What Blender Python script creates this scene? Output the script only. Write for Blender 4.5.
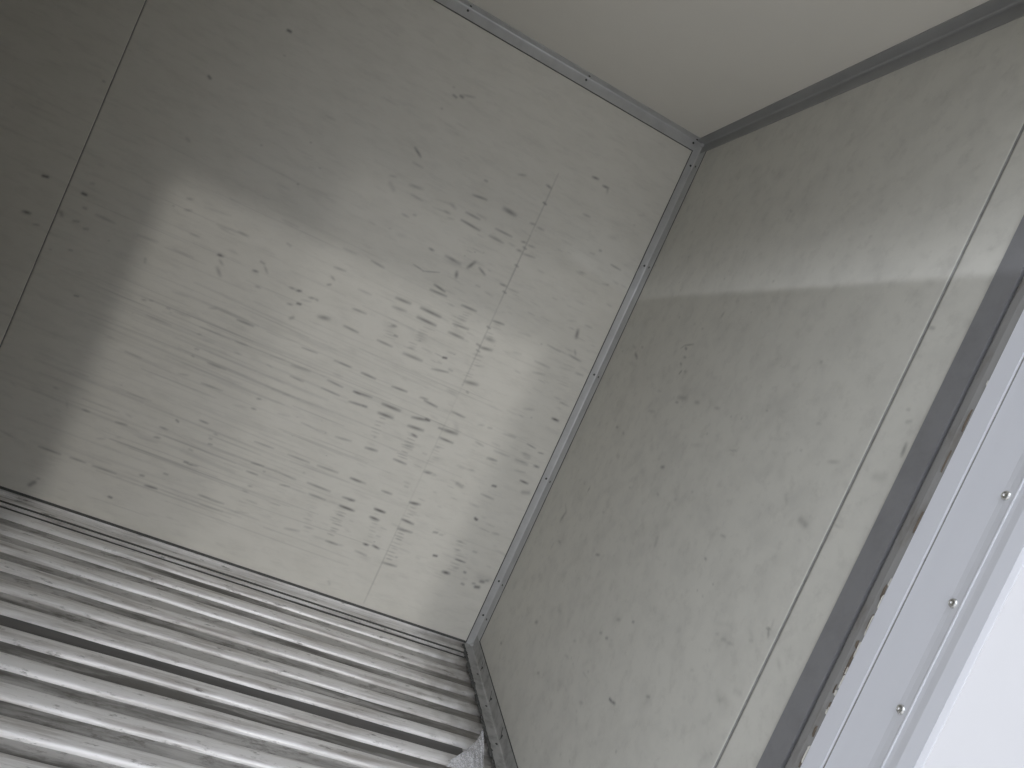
import bpy, bmesh, math, random
import numpy as np
from mathutils import Matrix, Vector

# ------------------------------------------------------------------ scene, camera, sky, sun
for o in list(bpy.data.objects):
    bpy.data.objects.remove(o, do_unlink=True)
scn = bpy.context.scene
COL = scn.collection

H = 1.80            # inside height of the cargo box
ZH = 1.67           # underside of the door header
XL = -1.20          # left post of the side door
XEND = -3.4         # far left end of the box
YW = -1.262         # inner face of the door wall
YO = -1.462         # outer face of the door wall
GZ = -0.75          # yard level below the box floor

cam_d = bpy.data.cameras.new('camera')
cam = bpy.data.objects.new('camera', cam_d)
COL.objects.link(cam)
cr = Vector((0.8872254569611878, -0.20216949913841278, 0.41467876981837504))
cd = Vector((0.39433743519925835, -0.13417318, -0.9091180040279497))
cf = Vector((0.2394347003264737, 0.970115999077144, -0.03931885825036566))
m = Matrix.Identity(4)
for i in range(3):
    m[i][0] = cr[i]; m[i][1] = -cd[i]; m[i][2] = -cf[i]
m[0][3], m[1][3], m[2][3] = -0.74884, -2.02512, 0.92965
cam.matrix_world = m
cam_d.sensor_width = 36.0
cam_d.lens = 657.397 / 1024 * 36.0
cam_d.clip_start = 0.02
scn.camera = cam

scn.view_settings.view_transform = 'Standard'
scn.view_settings.look = 'None'
scn.view_settings.exposure = 0.0
scn.view_settings.gamma = 1.0
scn.view_settings.use_curve_mapping = False

w = bpy.data.worlds.new('overcast_sky')
scn.world = w
w.use_nodes = True
nt = w.node_tree
bg = nt.nodes['Background']
tc = nt.nodes.new('ShaderNodeTexCoord')
sp = nt.nodes.new('ShaderNodeSeparateXYZ')
rp = nt.nodes.new('ShaderNodeValToRGB')
nt.links.new(tc.outputs['Generated'], sp.inputs[0])
nt.links.new(sp.outputs['Z'], rp.inputs[0])
nt.links.new(rp.outputs['Color'], bg.inputs['Color'])
rp.color_ramp.elements[0].position = 0.0
rp.color_ramp.elements[0].color = (0.46, 0.48, 0.52, 1)
rp.color_ramp.elements[1].position = 0.7
rp.color_ramp.elements[1].color = (1.62, 1.70, 1.86, 1)
bg.inputs['Strength'].default_value = 1.30


def sun(name, to_source, strength, angle, color=(1, 1, 1)):
    l = bpy.data.lights.new(name, 'SUN')
    l.energy = strength
    l.angle = math.radians(angle)
    l.color = color
    o = bpy.data.objects.new(name, l)
    COL.objects.link(o)
    o.rotation_euler = Vector(to_source).to_track_quat('Z', 'Y').to_euler()
    o.location = Vector(to_source) * 8
    return o


# bright breaks in the cloud seen through the door opening
sun('sun', (0.13, -1.0, 0.46), 0.32, 3.5, (1.0, 0.98, 0.95))
sun('sun_through_cloud', (-0.17, -1.0, 0.28), 0.13, 4.0, (1.0, 0.98, 0.96))

# added unseen light: its profile shapes the bright wedge, sharp along the lower edge
ld = bpy.data.lights.new('added_wedge_light', 'POINT')
ld.energy = 58
ld.shadow_soft_size = 0.008
ld.color = (0.86, 0.9, 1.0)
lamp = bpy.data.objects.new('added_wedge_light', ld)
COL.objects.link(lamp)
lamp.location = (-1.9, -2.6, 1.25 + 0.12 * 1.9 + 0.042 * 2.6)
nrm = Vector((0.12, 0.042, 1)).normalized()
lamp.rotation_euler = nrm.to_track_quat('Z', 'Y').to_euler()
ld.use_nodes = True
ln = ld.node_tree
em = [n for n in ln.nodes if n.type == 'EMISSION'][0]
ltc = ln.nodes.new('ShaderNodeTexCoord')
lsp = ln.nodes.new('ShaderNodeSeparateXYZ')
lrp = ln.nodes.new('ShaderNodeValToRGB')
ln.links.new(ltc.outputs['Normal'], lsp.inputs[0])
ln.links.new(lsp.outputs['Z'], lrp.inputs[0])
# the beam is strongest towards the door end of the side wall
beam = (lamp.rotation_euler.to_matrix().inverted() @ (Vector((0, -1.25, 1.32)) - lamp.location)).normalized()
ldt = ln.nodes.new('ShaderNodeVectorMath'); ldt.operation = 'DOT_PRODUCT'
ldt.inputs[1].default_value = beam
ln.links.new(ltc.outputs['Normal'], ldt.inputs[0])
lmr = ln.nodes.new('ShaderNodeMapRange')
lmr.inputs[1].default_value = .91; lmr.inputs[2].default_value = .995
lmr.inputs[3].default_value = .12; lmr.inputs[4].default_value = 1.0
ln.links.new(ldt.outputs['Value'], lmr.inputs[0])
lml = ln.nodes.new('ShaderNodeMath'); lml.operation = 'MULTIPLY'
ln.links.new(lrp.outputs['Color'], lml.inputs[0]); ln.links.new(lmr.outputs[0], lml.inputs[1])
ln.links.new(lml.outputs[0], em.inputs['Strength'])
els = lrp.color_ramp.elements
els[0].position = 0.0; els[0].color = (0, 0, 0, 1)
els[1].position = 0.0018; els[1].color = (1, 1, 1, 1)
e = els.new(0.015); e.color = (.75, .75, .75, 1)
e = els.new(0.035); e.color = (.35, .35, .35, 1)
e = els.new(0.066); e.color = (0, 0, 0, 1)


# ------------------------------------------------------------------ helpers
def link(name, me, mat, parent=None):
    o = bpy.data.objects.new(name, me)
    COL.objects.link(o)
    for mm in (mat if isinstance(mat, (list, tuple)) else [mat]):
        me.materials.append(mm)
    if parent is not None:
        o.parent = parent
    return o


def obj(name, bm, mat, parent=None, smooth=False):
    me = bpy.data.meshes.new(name)
    bmesh.ops.recalc_face_normals(bm, faces=bm.faces)
    bm.to_mesh(me); bm.free()
    if smooth:
        for p in me.polygons:
            p.use_smooth = True
    return link(name, me, mat, parent)


def struct(o):
    o['kind'] = 'structure'
    return o


def box(bm, x0, x1, y0, y1, z0, z1, bev=0.0):
    r = bmesh.ops.create_cube(bm, size=1)
    vs = r['verts']
    for v in vs:
        v.co = Vector(((x0 + x1) / 2 + v.co.x * (x1 - x0), (y0 + y1) / 2 + v.co.y * (y1 - y0), (z0 + z1) / 2 + v.co.z * (z1 - z0)))
    if bev:
        es = list({e for v in vs for e in v.link_edges})
        bmesh.ops.bevel(bm, geom=es, offset=bev, segments=2, affect='EDGES')


def extrude_profile(bm, pts, axis, a0, a1, closed=True):
    """pts are 2D, in the two axes other than `axis` in order; swept from a0 to a1"""
    def P(p, t):
        if axis == 'x': return (t, p[0], p[1])
        if axis == 'y': return (p[0], t, p[1])
        return (p[0], p[1], t)
    A = [bm.verts.new(P(p, a0)) for p in pts]
    B = [bm.verts.new(P(p, a1)) for p in pts]
    n = len(pts)
    for i in range(n if closed else n - 1):
        j = (i + 1) % n
        bm.faces.new((A[i], A[j], B[j], B[i]))
    if closed:
        bm.faces.new(A); bm.faces.new(B[::-1])


def sc(v):
    return v


def mat(name, base, rough=0.5, metal=0.0, noise=0.0, nscale=8, stretch=(1, 1, 1), bump=0.0, bscale=60, dark=None,
        speck=None, attr=None, attr_col=(0.05, 0.048, 0.045), thr=(0.45, 0.75), spec=0.5):
    """principled material; `noise` mixes in a dirtier colour with a stretched noise, `attr` mixes in painted-on wear"""
    ma = bpy.data.materials.new(name)
    ma.use_nodes = True
    t = ma.node_tree; N = t.nodes; L = t.links
    b = N['Principled BSDF']
    b.inputs['Roughness'].default_value = rough
    b.inputs['Metallic'].default_value = metal
    b.inputs['Specular IOR Level'].default_value = spec
    col = N.new('ShaderNodeRGB'); col.outputs[0].default_value = (*base, 1)
    out = col.outputs[0]
    co = N.new('ShaderNodeTexCoord').outputs['Object']
    if noise:
        mp = N.new('ShaderNodeMapping'); mp.inputs['Scale'].default_value = stretch
        L.new(co, mp.inputs[0])
        nz = N.new('ShaderNodeTexNoise'); nz.inputs['Scale'].default_value = nscale
        nz.inputs['Detail'].default_value = 6; nz.inputs['Roughness'].default_value = 0.65
        L.new(mp.outputs[0], nz.inputs['Vector'])
        rm = N.new('ShaderNodeMapRange')
        rm.inputs[1].default_value = thr[0]; rm.inputs[2].default_value = thr[1]
        rm.inputs[3].default_value = 0; rm.inputs[4].default_value = noise
        L.new(nz.outputs['Fac'], rm.inputs[0])
        mx = N.new('ShaderNodeMix'); mx.data_type = 'RGBA'
        L.new(rm.outputs[0], mx.inputs[0]); L.new(out, mx.inputs[6])
        d = dark or tuple(c * 0.3 for c in base)
        mx.inputs[7].default_value = (*d, 1)
        out = mx.outputs[2]
    if speck:      # (scale, stretch, low, high, amount): fine specks and scratches
        mp = N.new('ShaderNodeMapping'); mp.inputs['Scale'].default_value = speck[1]
        L.new(co, mp.inputs[0])
        nz = N.new('ShaderNodeTexNoise'); nz.inputs['Scale'].default_value = speck[0]; nz.inputs['Detail'].default_value = 8; nz.inputs['Roughness'].default_value = .7
        L.new(mp.outputs[0], nz.inputs['Vector'])
        rm = N.new('ShaderNodeMapRange')
        rm.inputs[1].default_value = speck[2]; rm.inputs[2].default_value = speck[3]; rm.inputs[3].default_value = 0; rm.inputs[4].default_value = speck[4]
        L.new(nz.outputs['Fac'], rm.inputs[0])
        mx = N.new('ShaderNodeMix'); mx.data_type = 'RGBA'
        L.new(rm.outputs[0], mx.inputs[0]); L.new(out, mx.inputs[6]); mx.inputs[7].default_value = (.13, .12, .105, 1)
        out = mx.outputs[2]
    if attr:
        at = N.new('ShaderNodeAttribute'); at.attribute_name = attr
        mx = N.new('ShaderNodeMix'); mx.data_type = 'RGBA'
        L.new(at.outputs['Fac'], mx.inputs[0]); L.new(out, mx.inputs[6])
        mx.inputs[7].default_value = (*attr_col, 1)
        out = mx.outputs[2]
    L.new(out, b.inputs['Base Color'])
    if bump:
        mp2 = N.new('ShaderNodeMapping'); mp2.inputs['Scale'].default_value = stretch
        L.new(co, mp2.inputs[0])
        n2 = N.new('ShaderNodeTexNoise'); n2.inputs['Scale'].default_value = bscale; n2.inputs['Detail'].default_value = 4
        L.new(mp2.outputs[0], n2.inputs['Vector'])
        bp_ = N.new('ShaderNodeBump'); bp_.inputs['Strength'].default_value = bump; bp_.inputs['Distance'].default_value = 0.002
        L.new(n2.outputs['Fac'], bp_.inputs['Height']); L.new(bp_.outputs[0], b.inputs['Normal'])
    return ma


M = {}
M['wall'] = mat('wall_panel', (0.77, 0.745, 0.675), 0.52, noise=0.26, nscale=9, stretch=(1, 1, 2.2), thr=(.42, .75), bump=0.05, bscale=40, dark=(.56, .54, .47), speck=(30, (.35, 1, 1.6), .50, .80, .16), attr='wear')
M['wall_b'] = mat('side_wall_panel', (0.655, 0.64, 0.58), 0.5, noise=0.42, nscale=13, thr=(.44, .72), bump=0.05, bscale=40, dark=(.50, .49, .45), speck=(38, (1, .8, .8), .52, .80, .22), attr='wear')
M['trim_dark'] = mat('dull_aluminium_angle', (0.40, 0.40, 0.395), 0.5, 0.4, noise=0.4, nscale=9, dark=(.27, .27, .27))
M['rust'] = mat('rusty_grime', (0.16, 0.13, 0.10), 0.9, noise=.6, nscale=70)
M['wall_plain'] = mat('wall_panel_plain', (0.77, 0.745, 0.665), 0.5, noise=0.10, nscale=4, dark=(.6, .59, .54))
M['ceiling'] = mat('ceiling_panel', (0.81, 0.78, 0.71), 0.5, noise=0.08, nscale=3, dark=(.5, .49, .45))
M['seam'] = mat('seam_grey', (0.28, 0.275, 0.26), 0.8, noise=.4, nscale=60)  # dark grey colour of the joints
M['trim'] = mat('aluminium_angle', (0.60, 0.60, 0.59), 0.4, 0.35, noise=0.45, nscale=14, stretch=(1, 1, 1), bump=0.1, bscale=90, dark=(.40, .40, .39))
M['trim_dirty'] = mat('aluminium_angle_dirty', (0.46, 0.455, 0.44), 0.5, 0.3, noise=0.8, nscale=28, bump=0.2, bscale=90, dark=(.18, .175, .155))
M['caulk'] = mat('dark_caulk', (0.10, 0.10, 0.095), 0.8, noise=0.5, nscale=80)
M['rib'] = mat('worn_floor_aluminium', (0.82, 0.805, 0.79), 0.32, 0.15, noise=0.8, nscale=26, stretch=(0.13, 1.5, 1.5), thr=(.45, .66), bump=0.35, bscale=70, dark=(.36, .33, .30), speck=(70, (.3, 1, 1), .58, .68, .75))
M['valley'] = mat('dirty_floor_channel', (0.52, 0.505, 0.485), 0.6, 0.1, noise=0.85, nscale=6, stretch=(0.25, 2.2, 2), thr=(.46, .60), speck=(60, (.4, 1, 1), .52, .66, .7), bump=0.3, dark=(.09, .085, .075))
M['jamb'] = mat('door_frame_aluminium', (0.79, 0.80, 0.84), 0.4, 0.1, noise=0.12, nscale=5, stretch=(6, 6, 1), dark=(.7, .7, .73))
M['jamb_dark'] = mat('door_frame_angle', (0.33, 0.33, 0.34), 0.5, 0.5, noise=0.35, nscale=20, dark=(.2, .2, .2))
M['gasket'] = mat('worn_sealant', (0.26, 0.255, 0.245), 0.7, noise=0.6, nscale=34, stretch=(1, 1, .35), thr=(.5, .66), bump=0.5, bscale=60, dark=(.15, .13, .11))
M['chip'] = mat('bare_sealant_edge', (0.62, 0.60, 0.55), 0.8, noise=0.6, nscale=60, dark=(.35, .3, .24), bump=0.6)
M['steel'] = mat('rivet_steel', (0.75, 0.75, 0.73), 0.25, 0.9)
M['screw'] = mat('dark_screw', (0.09, 0.09, 0.085), 0.5, 0.6)
M['door'] = mat('white_door_panel', (0.79, 0.79, 0.81), 0.5, noise=0.08, nscale=3, dark=(.66, .67, .7))
M['yard'] = mat('yard_concrete', (0.52, 0.51, 0.49), 0.9, noise=0.5, nscale=3, dark=(.38, .37, .36))
M['rubber'] = mat('door_seal_rubber', (0.05, 0.05, 0.05), 0.6)
M['blocker'] = mat('sky_blocker_grey', (0.20, 0.19, 0.18), 0.9, noise=0.5, nscale=5)  # dark surface of the added block that hides part of the sky
# packed brown dirt towards the corner end of the ribs
def end_dirt(ma, x0, x1, col, amount):
    t = ma.node_tree; N = t.nodes; L = t.links
    b = N['Principled BSDF']; src = b.inputs['Base Color'].links[0].from_socket
    co = N.new('ShaderNodeTexCoord'); sx = N.new('ShaderNodeSeparateXYZ'); L.new(co.outputs['Object'], sx.inputs[0])
    nz = N.new('ShaderNodeTexNoise'); nz.inputs['Scale'].default_value = 22; nz.inputs['Detail'].default_value = 6
    L.new(co.outputs['Object'], nz.inputs['Vector'])
    ad = N.new('ShaderNodeMath'); ad.operation = 'MULTIPLY_ADD'; ad.inputs[1].default_value = .35; L.new(nz.outputs['Fac'], ad.inputs[0]); L.new(sx.outputs['X'], ad.inputs[2])
    mr = N.new('ShaderNodeMapRange'); mr.inputs[1].default_value = x0; mr.inputs[2].default_value = x1; mr.inputs[3].default_value = 0; mr.inputs[4].default_value = amount
    L.new(ad.outputs[0], mr.inputs[0])
    mx = N.new('ShaderNodeMix'); mx.data_type = 'RGBA'; L.new(mr.outputs[0], mx.inputs[0]); L.new(src, mx.inputs[6]); mx.inputs[7].default_value = (*col, 1)
    L.new(mx.outputs[2], b.inputs['Base Color'])


end_dirt(M['rib'], -.03, .17, (.22, .20, .175), .75)
end_dirt(M['valley'], -.05, .17, (.17, .155, .135), .7)
M['channel_strip'] = mat('dark_channel_strip', (0.13, 0.125, 0.12), 0.6, noise=.5, nscale=12, stretch=(.3, 2, 1))

MARKS_A = [(-1.267,0.951,-1.195,0.959,0.12,3.5),(-1.22,0.922,-1.132,0.927,0.18,3.5),(-1.16,0.928,-1.137,0.927,0.25,3.5),(-1.185,0.845,-1.173,0.845,0.5,3.5),(-1.177,0.832,-1.165,0.823,0.3,3.5),(-1.175,0.809,-1.159,0.792,0.35,4.7),
(-1.085,0.844,-1.072,0.845,0.55,3.4),(-1.075,0.876,-1.065,0.874,0.3,3.4),(-1.061,0.868,-1.047,0.853,0.3,3.4),(-1.067,1.012,-1.02,1.011,0.13,3.4),(-1.029,0.955,-1.019,0.952,0.2,3.4),(-0.885,0.95,-0.852,0.953,0.3,3.4),
(-0.882,1.011,-0.844,1.012,0.2,3.4),(-0.882,0.921,-0.87,0.915,0.35,3.4),(-1.164,0.87,-1.141,0.869,0.15,3.5),(-1.213,0.916,-1.188,0.919,0.12,3.5),(-0.604,1.239,-0.542,1.235,0.55,3.4),(-0.6,1.266,-0.555,1.265,0.42,3.4),
(-0.6,1.322,-0.56,1.327,0.27,3.5),(-0.661,1.241,-0.643,1.24,0.27,3.4),(-0.645,1.226,-0.626,1.23,0.15,3.4),(-0.653,1.268,-0.635,1.262,0.22,4.7),(-0.783,1.263,-0.746,1.269,0.27,4.7),(-0.768,1.24,-0.732,1.238,0.25,3.4),
(-0.695,1.236,-0.65,1.239,0.15,3.4),(-0.696,1.261,-0.643,1.268,0.12,3.4),(-0.846,1.261,-0.829,1.266,0.2,3.4),(-0.836,1.241,-0.82,1.229,0.17,6.2),(-0.77,1.177,-0.75,1.176,0.27,3.4),(-0.738,1.19,-0.733,1.19,0.22,3.4),
(-0.801,1.326,-0.77,1.325,0.2,3.5),(-0.588,1.377,-0.582,1.377,0.3,3.5),(-0.498,1.262,-0.444,1.262,0.42,3.5),(-0.507,1.234,-0.461,1.233,0.37,3.5),(-0.5,1.329,-0.463,1.326,0.42,6.3),(-0.656,1.12,-0.643,1.119,0.5,3.4),
(-0.602,1.121,-0.554,1.118,0.42,4.7),(-0.679,1.056,-0.646,1.051,0.4,2),(-0.646,1.05,-0.599,1.068,0.35,2),(-0.528,1.118,-0.515,1.142,0.6,4.7),(-0.553,1.092,-0.548,1.076,0.6,4.7),(-0.495,1.133,-0.471,1.121,0.5,3.4),
(-0.795,1.013,-0.756,1.009,0.37,3.4),(-0.758,1.117,-0.735,1.12,0.12,6.2),(-0.846,1.114,-0.827,1.113,0.12,3.4),(-0.602,1.108,-0.551,1.112,0.12,7.8),(-0.289,1.541,-0.27,1.543,0.6,3.6),(-0.247,1.532,-0.23,1.533,0.55,3.6),
(-0.23,1.533,-0.225,1.519,0.27,3.6),(-0.503,1.44,-0.482,1.447,0.27,3.5),(-0.41,1.452,-0.395,1.449,0.5,3.5),(-0.498,1.327,-0.465,1.325,0.2,6.3),(-0.267,1.426,-0.244,1.427,0.27,3.6),(-0.408,1.325,-0.393,1.328,0.32,3.5),
(-0.383,1.324,-0.361,1.324,0.27,3.5),(-0.409,1.263,-0.396,1.265,0.4,3.5),(-0.386,1.262,-0.365,1.264,0.3,3.5),(-0.411,1.234,-0.398,1.235,0.4,3.5),(-0.388,1.231,-0.352,1.236,0.3,3.5),(-0.193,1.328,-0.182,1.33,0.15,3.6),
(-0.116,1.325,-0.079,1.323,0.4,2.6),(-0.169,1.349,-0.165,1.349,0.3,3.6),(-0.293,1.323,-0.259,1.323,0.12,3.5),(-0.204,1.261,-0.178,1.262,0.15,3.6),(-0.102,1.505,-0.079,1.511,0.12,3.7),(-0.159,1.401,-0.134,1.408,0.12,6.6),
(-1.152,0.695,-1.132,0.701,0.27,3.5),(-1.127,0.701,-1.072,0.699,0.15,2.1),(-1.07,0.695,-1.025,0.696,0.65,4.4),(-1.068,0.679,-1.036,0.678,0.12,11),(-0.954,0.842,-0.943,0.845,0.7,3.4),(-0.975,0.842,-0.962,0.843,0.37,3.4),
(-0.963,0.796,-0.95,0.798,0.37,3.4),(-0.938,0.808,-0.93,0.809,0.65,3.4),(-0.915,0.838,-0.901,0.841,0.4,3.4),(-0.932,0.823,-0.906,0.828,0.2,3.4),(-0.894,0.841,-0.891,0.84,0.3,3.4),(-0.867,0.798,-0.84,0.804,0.5,6.2),
(-0.939,0.76,-0.934,0.765,0.32,4.7),(-0.791,0.803,-0.748,0.801,0.47,3.4),(-0.881,0.895,-0.875,0.898,0.35,3.4),(-1.062,0.805,-1.049,0.806,0.27,3.4),(-1.155,0.634,-1.069,0.634,0.2,2.4),(-1.051,0.635,-1.019,0.636,0.37,3.5),
(-1.043,0.605,-1.023,0.605,0.27,3.5),(-1.097,0.547,-1.047,0.547,0.32,3.5),(-1.091,0.485,-1.032,0.486,0.32,3.5),(-0.984,0.697,-0.941,0.696,0.2,2),(-0.941,0.696,-0.888,0.705,0.12,2),(-0.876,0.694,-0.831,0.696,0.5,3.1),
(-0.949,0.635,-0.908,0.64,0.2,3.4),(-0.947,0.608,-0.932,0.605,0.2,3.4),(-0.882,0.634,-0.83,0.637,0.38,5.5),(-0.874,0.602,-0.835,0.601,0.45,3.4),(-0.777,0.696,-0.728,0.696,0.47,3.4),(-0.771,0.634,-0.725,0.631,0.6,4),
(-0.778,0.605,-0.723,0.603,0.5,3.4),(-0.688,0.633,-0.668,0.632,0.5,3.4),(-0.762,0.659,-0.739,0.659,0.2,6.2),(-0.935,0.503,-0.924,0.505,0.55,3.5),(-0.79,0.859,-0.767,0.862,0.15,3.4),(-1.135,0.607,-1.1,0.61,0.12,3.5),
(-0.873,0.544,-0.855,0.547,0.15,3.5),(-0.796,0.92,-0.757,0.92,0.22,3.4),(-0.786,0.861,-0.749,0.862,0.32,3.4),(-0.686,0.943,-0.642,0.945,0.55,4.3),(-0.684,0.915,-0.645,0.918,0.35,4.6),(-0.598,1.028,-0.562,1.022,0.65,3.4),
(-0.603,1.009,-0.552,1.011,0.55,3.4),(-0.606,0.947,-0.544,0.946,0.65,4.6),(-0.604,0.917,-0.546,0.916,0.65,4.6),(-0.497,1.007,-0.45,1.008,0.55,3.4),(-0.498,0.944,-0.449,0.947,0.5,3.4),(-0.498,0.915,-0.453,0.915,0.55,4.7),
(-0.666,0.862,-0.652,0.864,0.5,3.4),(-0.645,0.838,-0.638,0.838,0.35,3.4),(-0.687,0.863,-0.658,0.845,0.1,9.3),(-0.686,0.804,-0.64,0.803,0.45,3.4),(-0.595,0.863,-0.546,0.859,0.12,12.4),(-0.592,0.822,-0.577,0.824,0.25,3.4),
(-0.598,0.799,-0.541,0.8,0.45,4.6),(-0.511,0.838,-0.484,0.836,0.25,1.9),(-0.483,0.836,-0.474,0.838,0.75,3.4),(-0.477,0.858,-0.452,0.861,0.15,3.4),(-0.5,0.79,-0.451,0.8,0.4,3.4),(-0.451,0.81,-0.442,0.809,0.25,3.4),
(-0.689,0.694,-0.646,0.693,0.55,3.4),(-0.589,0.692,-0.543,0.694,0.55,3.4),(-0.687,0.632,-0.633,0.636,0.52,3.4),(-0.759,0.696,-0.725,0.696,0.35,3.4),(-0.646,0.694,-0.593,0.696,0.12,2),(-0.497,0.695,-0.474,0.697,0.4,3.4),
(-0.488,0.964,-0.468,0.965,0.2,3.4),(-0.415,1.117,-0.396,1.118,0.45,3.5),(-0.386,1.114,-0.354,1.116,0.2,3.5),(-0.387,1.004,-0.353,1.007,0.5,3.4),(-0.387,0.946,-0.361,0.947,0.45,6.3),(-0.404,0.917,-0.395,0.916,0.37,3.4),
(-0.391,0.912,-0.355,0.918,0.55,4.7),(-0.289,0.942,-0.263,0.945,0.15,3.5),(-0.299,1.005,-0.26,1.011,0.12,3.5),(-0.389,0.795,-0.351,0.801,0.5,5.6),(-0.371,0.768,-0.367,0.766,0.3,3.5),(-0.125,1.092,-0.119,1.067,0.6,4.9),
(-0.196,1.008,-0.149,1.004,0.3,2.9),(-0.106,1.029,-0.097,1.016,0.3,3.6),(-0.116,1.008,-0.074,1.004,0.4,3.6),(-0.211,0.944,-0.16,0.944,0.25,3.5),(-0.201,0.91,-0.165,0.917,0.2,3.5),(-0.071,0.964,-0.046,0.966,0.27,3.6),
(-0.108,1.116,-0.088,1.117,0.2,3.6),(-0.169,1.105,-0.144,1.113,0.12,3.5),(-0.381,0.855,-0.356,0.861,0.15,3.4),(-0.173,1.174,-0.144,1.173,0.12,3.5),(-0.113,1.259,-0.095,1.264,0.2,3.6),(-0.938,0.471,-0.926,0.471,0.55,3.5),
(-0.989,0.46,-0.95,0.466,0.15,3.5),(-0.791,0.485,-0.741,0.482,0.32,3.5),(-0.863,0.485,-0.831,0.489,0.2,3.5),(-0.741,0.482,-0.717,0.485,0.15,3.5),(-0.682,0.483,-0.636,0.488,0.32,3.5),(-0.892,0.381,-0.835,0.381,0.47,3.5),
(-0.831,0.378,-0.791,0.379,0.15,2.1),(-0.789,0.38,-0.723,0.38,0.5,3.5),(-0.696,0.381,-0.634,0.382,0.37,3.5),(-0.59,0.381,-0.56,0.38,0.45,3.5),(-0.876,0.318,-0.841,0.32,0.6,3.5),(-0.84,0.317,-0.795,0.32,0.2,3.5),
(-0.79,0.319,-0.74,0.316,0.42,3.5),(-0.703,0.32,-0.632,0.319,0.47,3.5),(-0.878,0.289,-0.847,0.289,0.62,3.6),(-0.846,0.286,-0.782,0.289,0.15,3.6),(-0.776,0.286,-0.748,0.289,0.52,3.6),(-0.748,0.288,-0.694,0.287,0.25,3.6),
(-0.685,0.29,-0.635,0.289,0.42,3.6),(-0.635,0.289,-0.584,0.29,0.15,3.6),(-1.005,0.36,-0.995,0.359,0.4,3.5),(-1.011,0.342,-1.005,0.342,0.35,3.6),(-1.007,0.326,-0.999,0.327,0.45,3.6),(-1.055,0.382,-1.032,0.381,0.35,3.5),
(-0.996,0.315,-0.928,0.318,0.15,3.6),(-1.019,0.291,-0.943,0.286,0.15,2.1),(-0.946,0.288,-0.891,0.286,0.15,2.1),(-0.858,0.249,-0.848,0.25,0.4,3.6),(-0.866,0.23,-0.854,0.23,0.3,3.6),(-0.845,0.207,-0.816,0.206,0.3,3.6),
(-0.972,0.173,-0.902,0.172,0.3,3.6),(-0.961,0.146,-0.897,0.148,0.3,3.7),(-0.861,0.164,-0.829,0.169,0.2,3.6),(-0.688,0.599,-0.637,0.603,0.5,3.4),(-0.645,0.603,-0.635,0.603,0.3,3.4),(-0.593,0.631,-0.539,0.631,0.65,4.7),
(-0.593,0.601,-0.55,0.602,0.65,4.7),(-0.481,0.69,-0.438,0.687,0.58,3.4),(-0.494,0.628,-0.447,0.637,0.6,4.4),(-0.453,0.639,-0.442,0.638,0.6,3.5),(-0.494,0.599,-0.448,0.602,0.62,4.4),(-0.474,0.579,-0.457,0.576,0.6,3.5),
(-0.479,0.541,-0.453,0.543,0.3,3.5),(-0.387,0.692,-0.345,0.69,0.47,3.5),(-0.404,0.629,-0.396,0.629,0.4,3.5),(-0.39,0.629,-0.346,0.633,0.62,5.4),(-0.362,0.662,-0.345,0.637,0.15,7.9),(-0.389,0.602,-0.345,0.601,0.58,3.5),
(-0.39,0.569,-0.378,0.571,0.25,3.5),(-0.386,0.53,-0.356,0.54,0.12,6.4),(-0.587,0.486,-0.552,0.489,0.52,4.1),(-0.493,0.485,-0.453,0.484,0.52,3.5),(-0.278,0.633,-0.251,0.629,0.3,3.5),(-0.292,0.687,-0.277,0.691,0.2,3.5),
(-0.26,0.69,-0.25,0.692,0.2,3.5),(-0.221,0.6,-0.191,0.601,0.3,3.5),(-0.59,0.381,-0.544,0.381,0.37,3.5),(-0.389,0.483,-0.369,0.485,0.55,3.5),(-0.362,0.483,-0.348,0.486,0.15,3.5),(-0.486,0.379,-0.455,0.379,0.47,3.5),
(-0.277,0.486,-0.259,0.482,0.3,5.7),(-0.168,0.522,-0.158,0.524,0.4,3.6),(-0.19,0.484,-0.147,0.482,0.2,3.6),(-0.588,0.317,-0.553,0.318,0.52,3.6),(-0.583,0.288,-0.54,0.288,0.52,3.6),(-0.39,0.376,-0.359,0.38,0.47,3.6),
(-0.482,0.316,-0.451,0.317,0.58,3.6),(-0.483,0.288,-0.462,0.288,0.42,3.6),(-0.259,0.543,-0.246,0.545,0.2,3.5),(-0.176,0.404,-0.169,0.399,0.5,3.6),(-0.078,0.799,-0.058,0.799,0.85,3.6),(-0.12,0.691,-0.089,0.687,0.45,2.3),
(-0.074,0.679,-0.056,0.681,0.45,2.3),(-0.067,0.634,-0.052,0.634,0.6,3.6),(-0.089,0.572,-0.063,0.571,0.7,3.6),(-0.065,0.539,-0.047,0.544,0.3,6.6),(-0.133,0.63,-0.091,0.63,0.3,3.6),(-0.21,0.629,-0.159,0.63,0.25,3.5),
(-0.205,0.692,-0.165,0.692,0.2,3.5),(-0.222,0.597,-0.191,0.601,0.2,3.5),(-0.114,0.655,-0.096,0.653,0.2,6.5),(-0.166,0.523,-0.157,0.523,0.4,3.6),(-0.12,0.596,-0.088,0.6,0.2,3.6),(-0.075,0.858,-0.047,0.856,0.2,3.6),
(-0.178,0.792,-0.148,0.799,0.2,3.5),(-0.19,0.484,-0.147,0.482,0.15,3.6),(-0.587,0.289,-0.546,0.288,0.55,3.6),(-0.568,0.315,-0.554,0.318,0.4,3.6),(-0.484,0.318,-0.452,0.317,0.62,3.6),(-0.487,0.288,-0.458,0.287,0.52,3.6),
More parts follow.
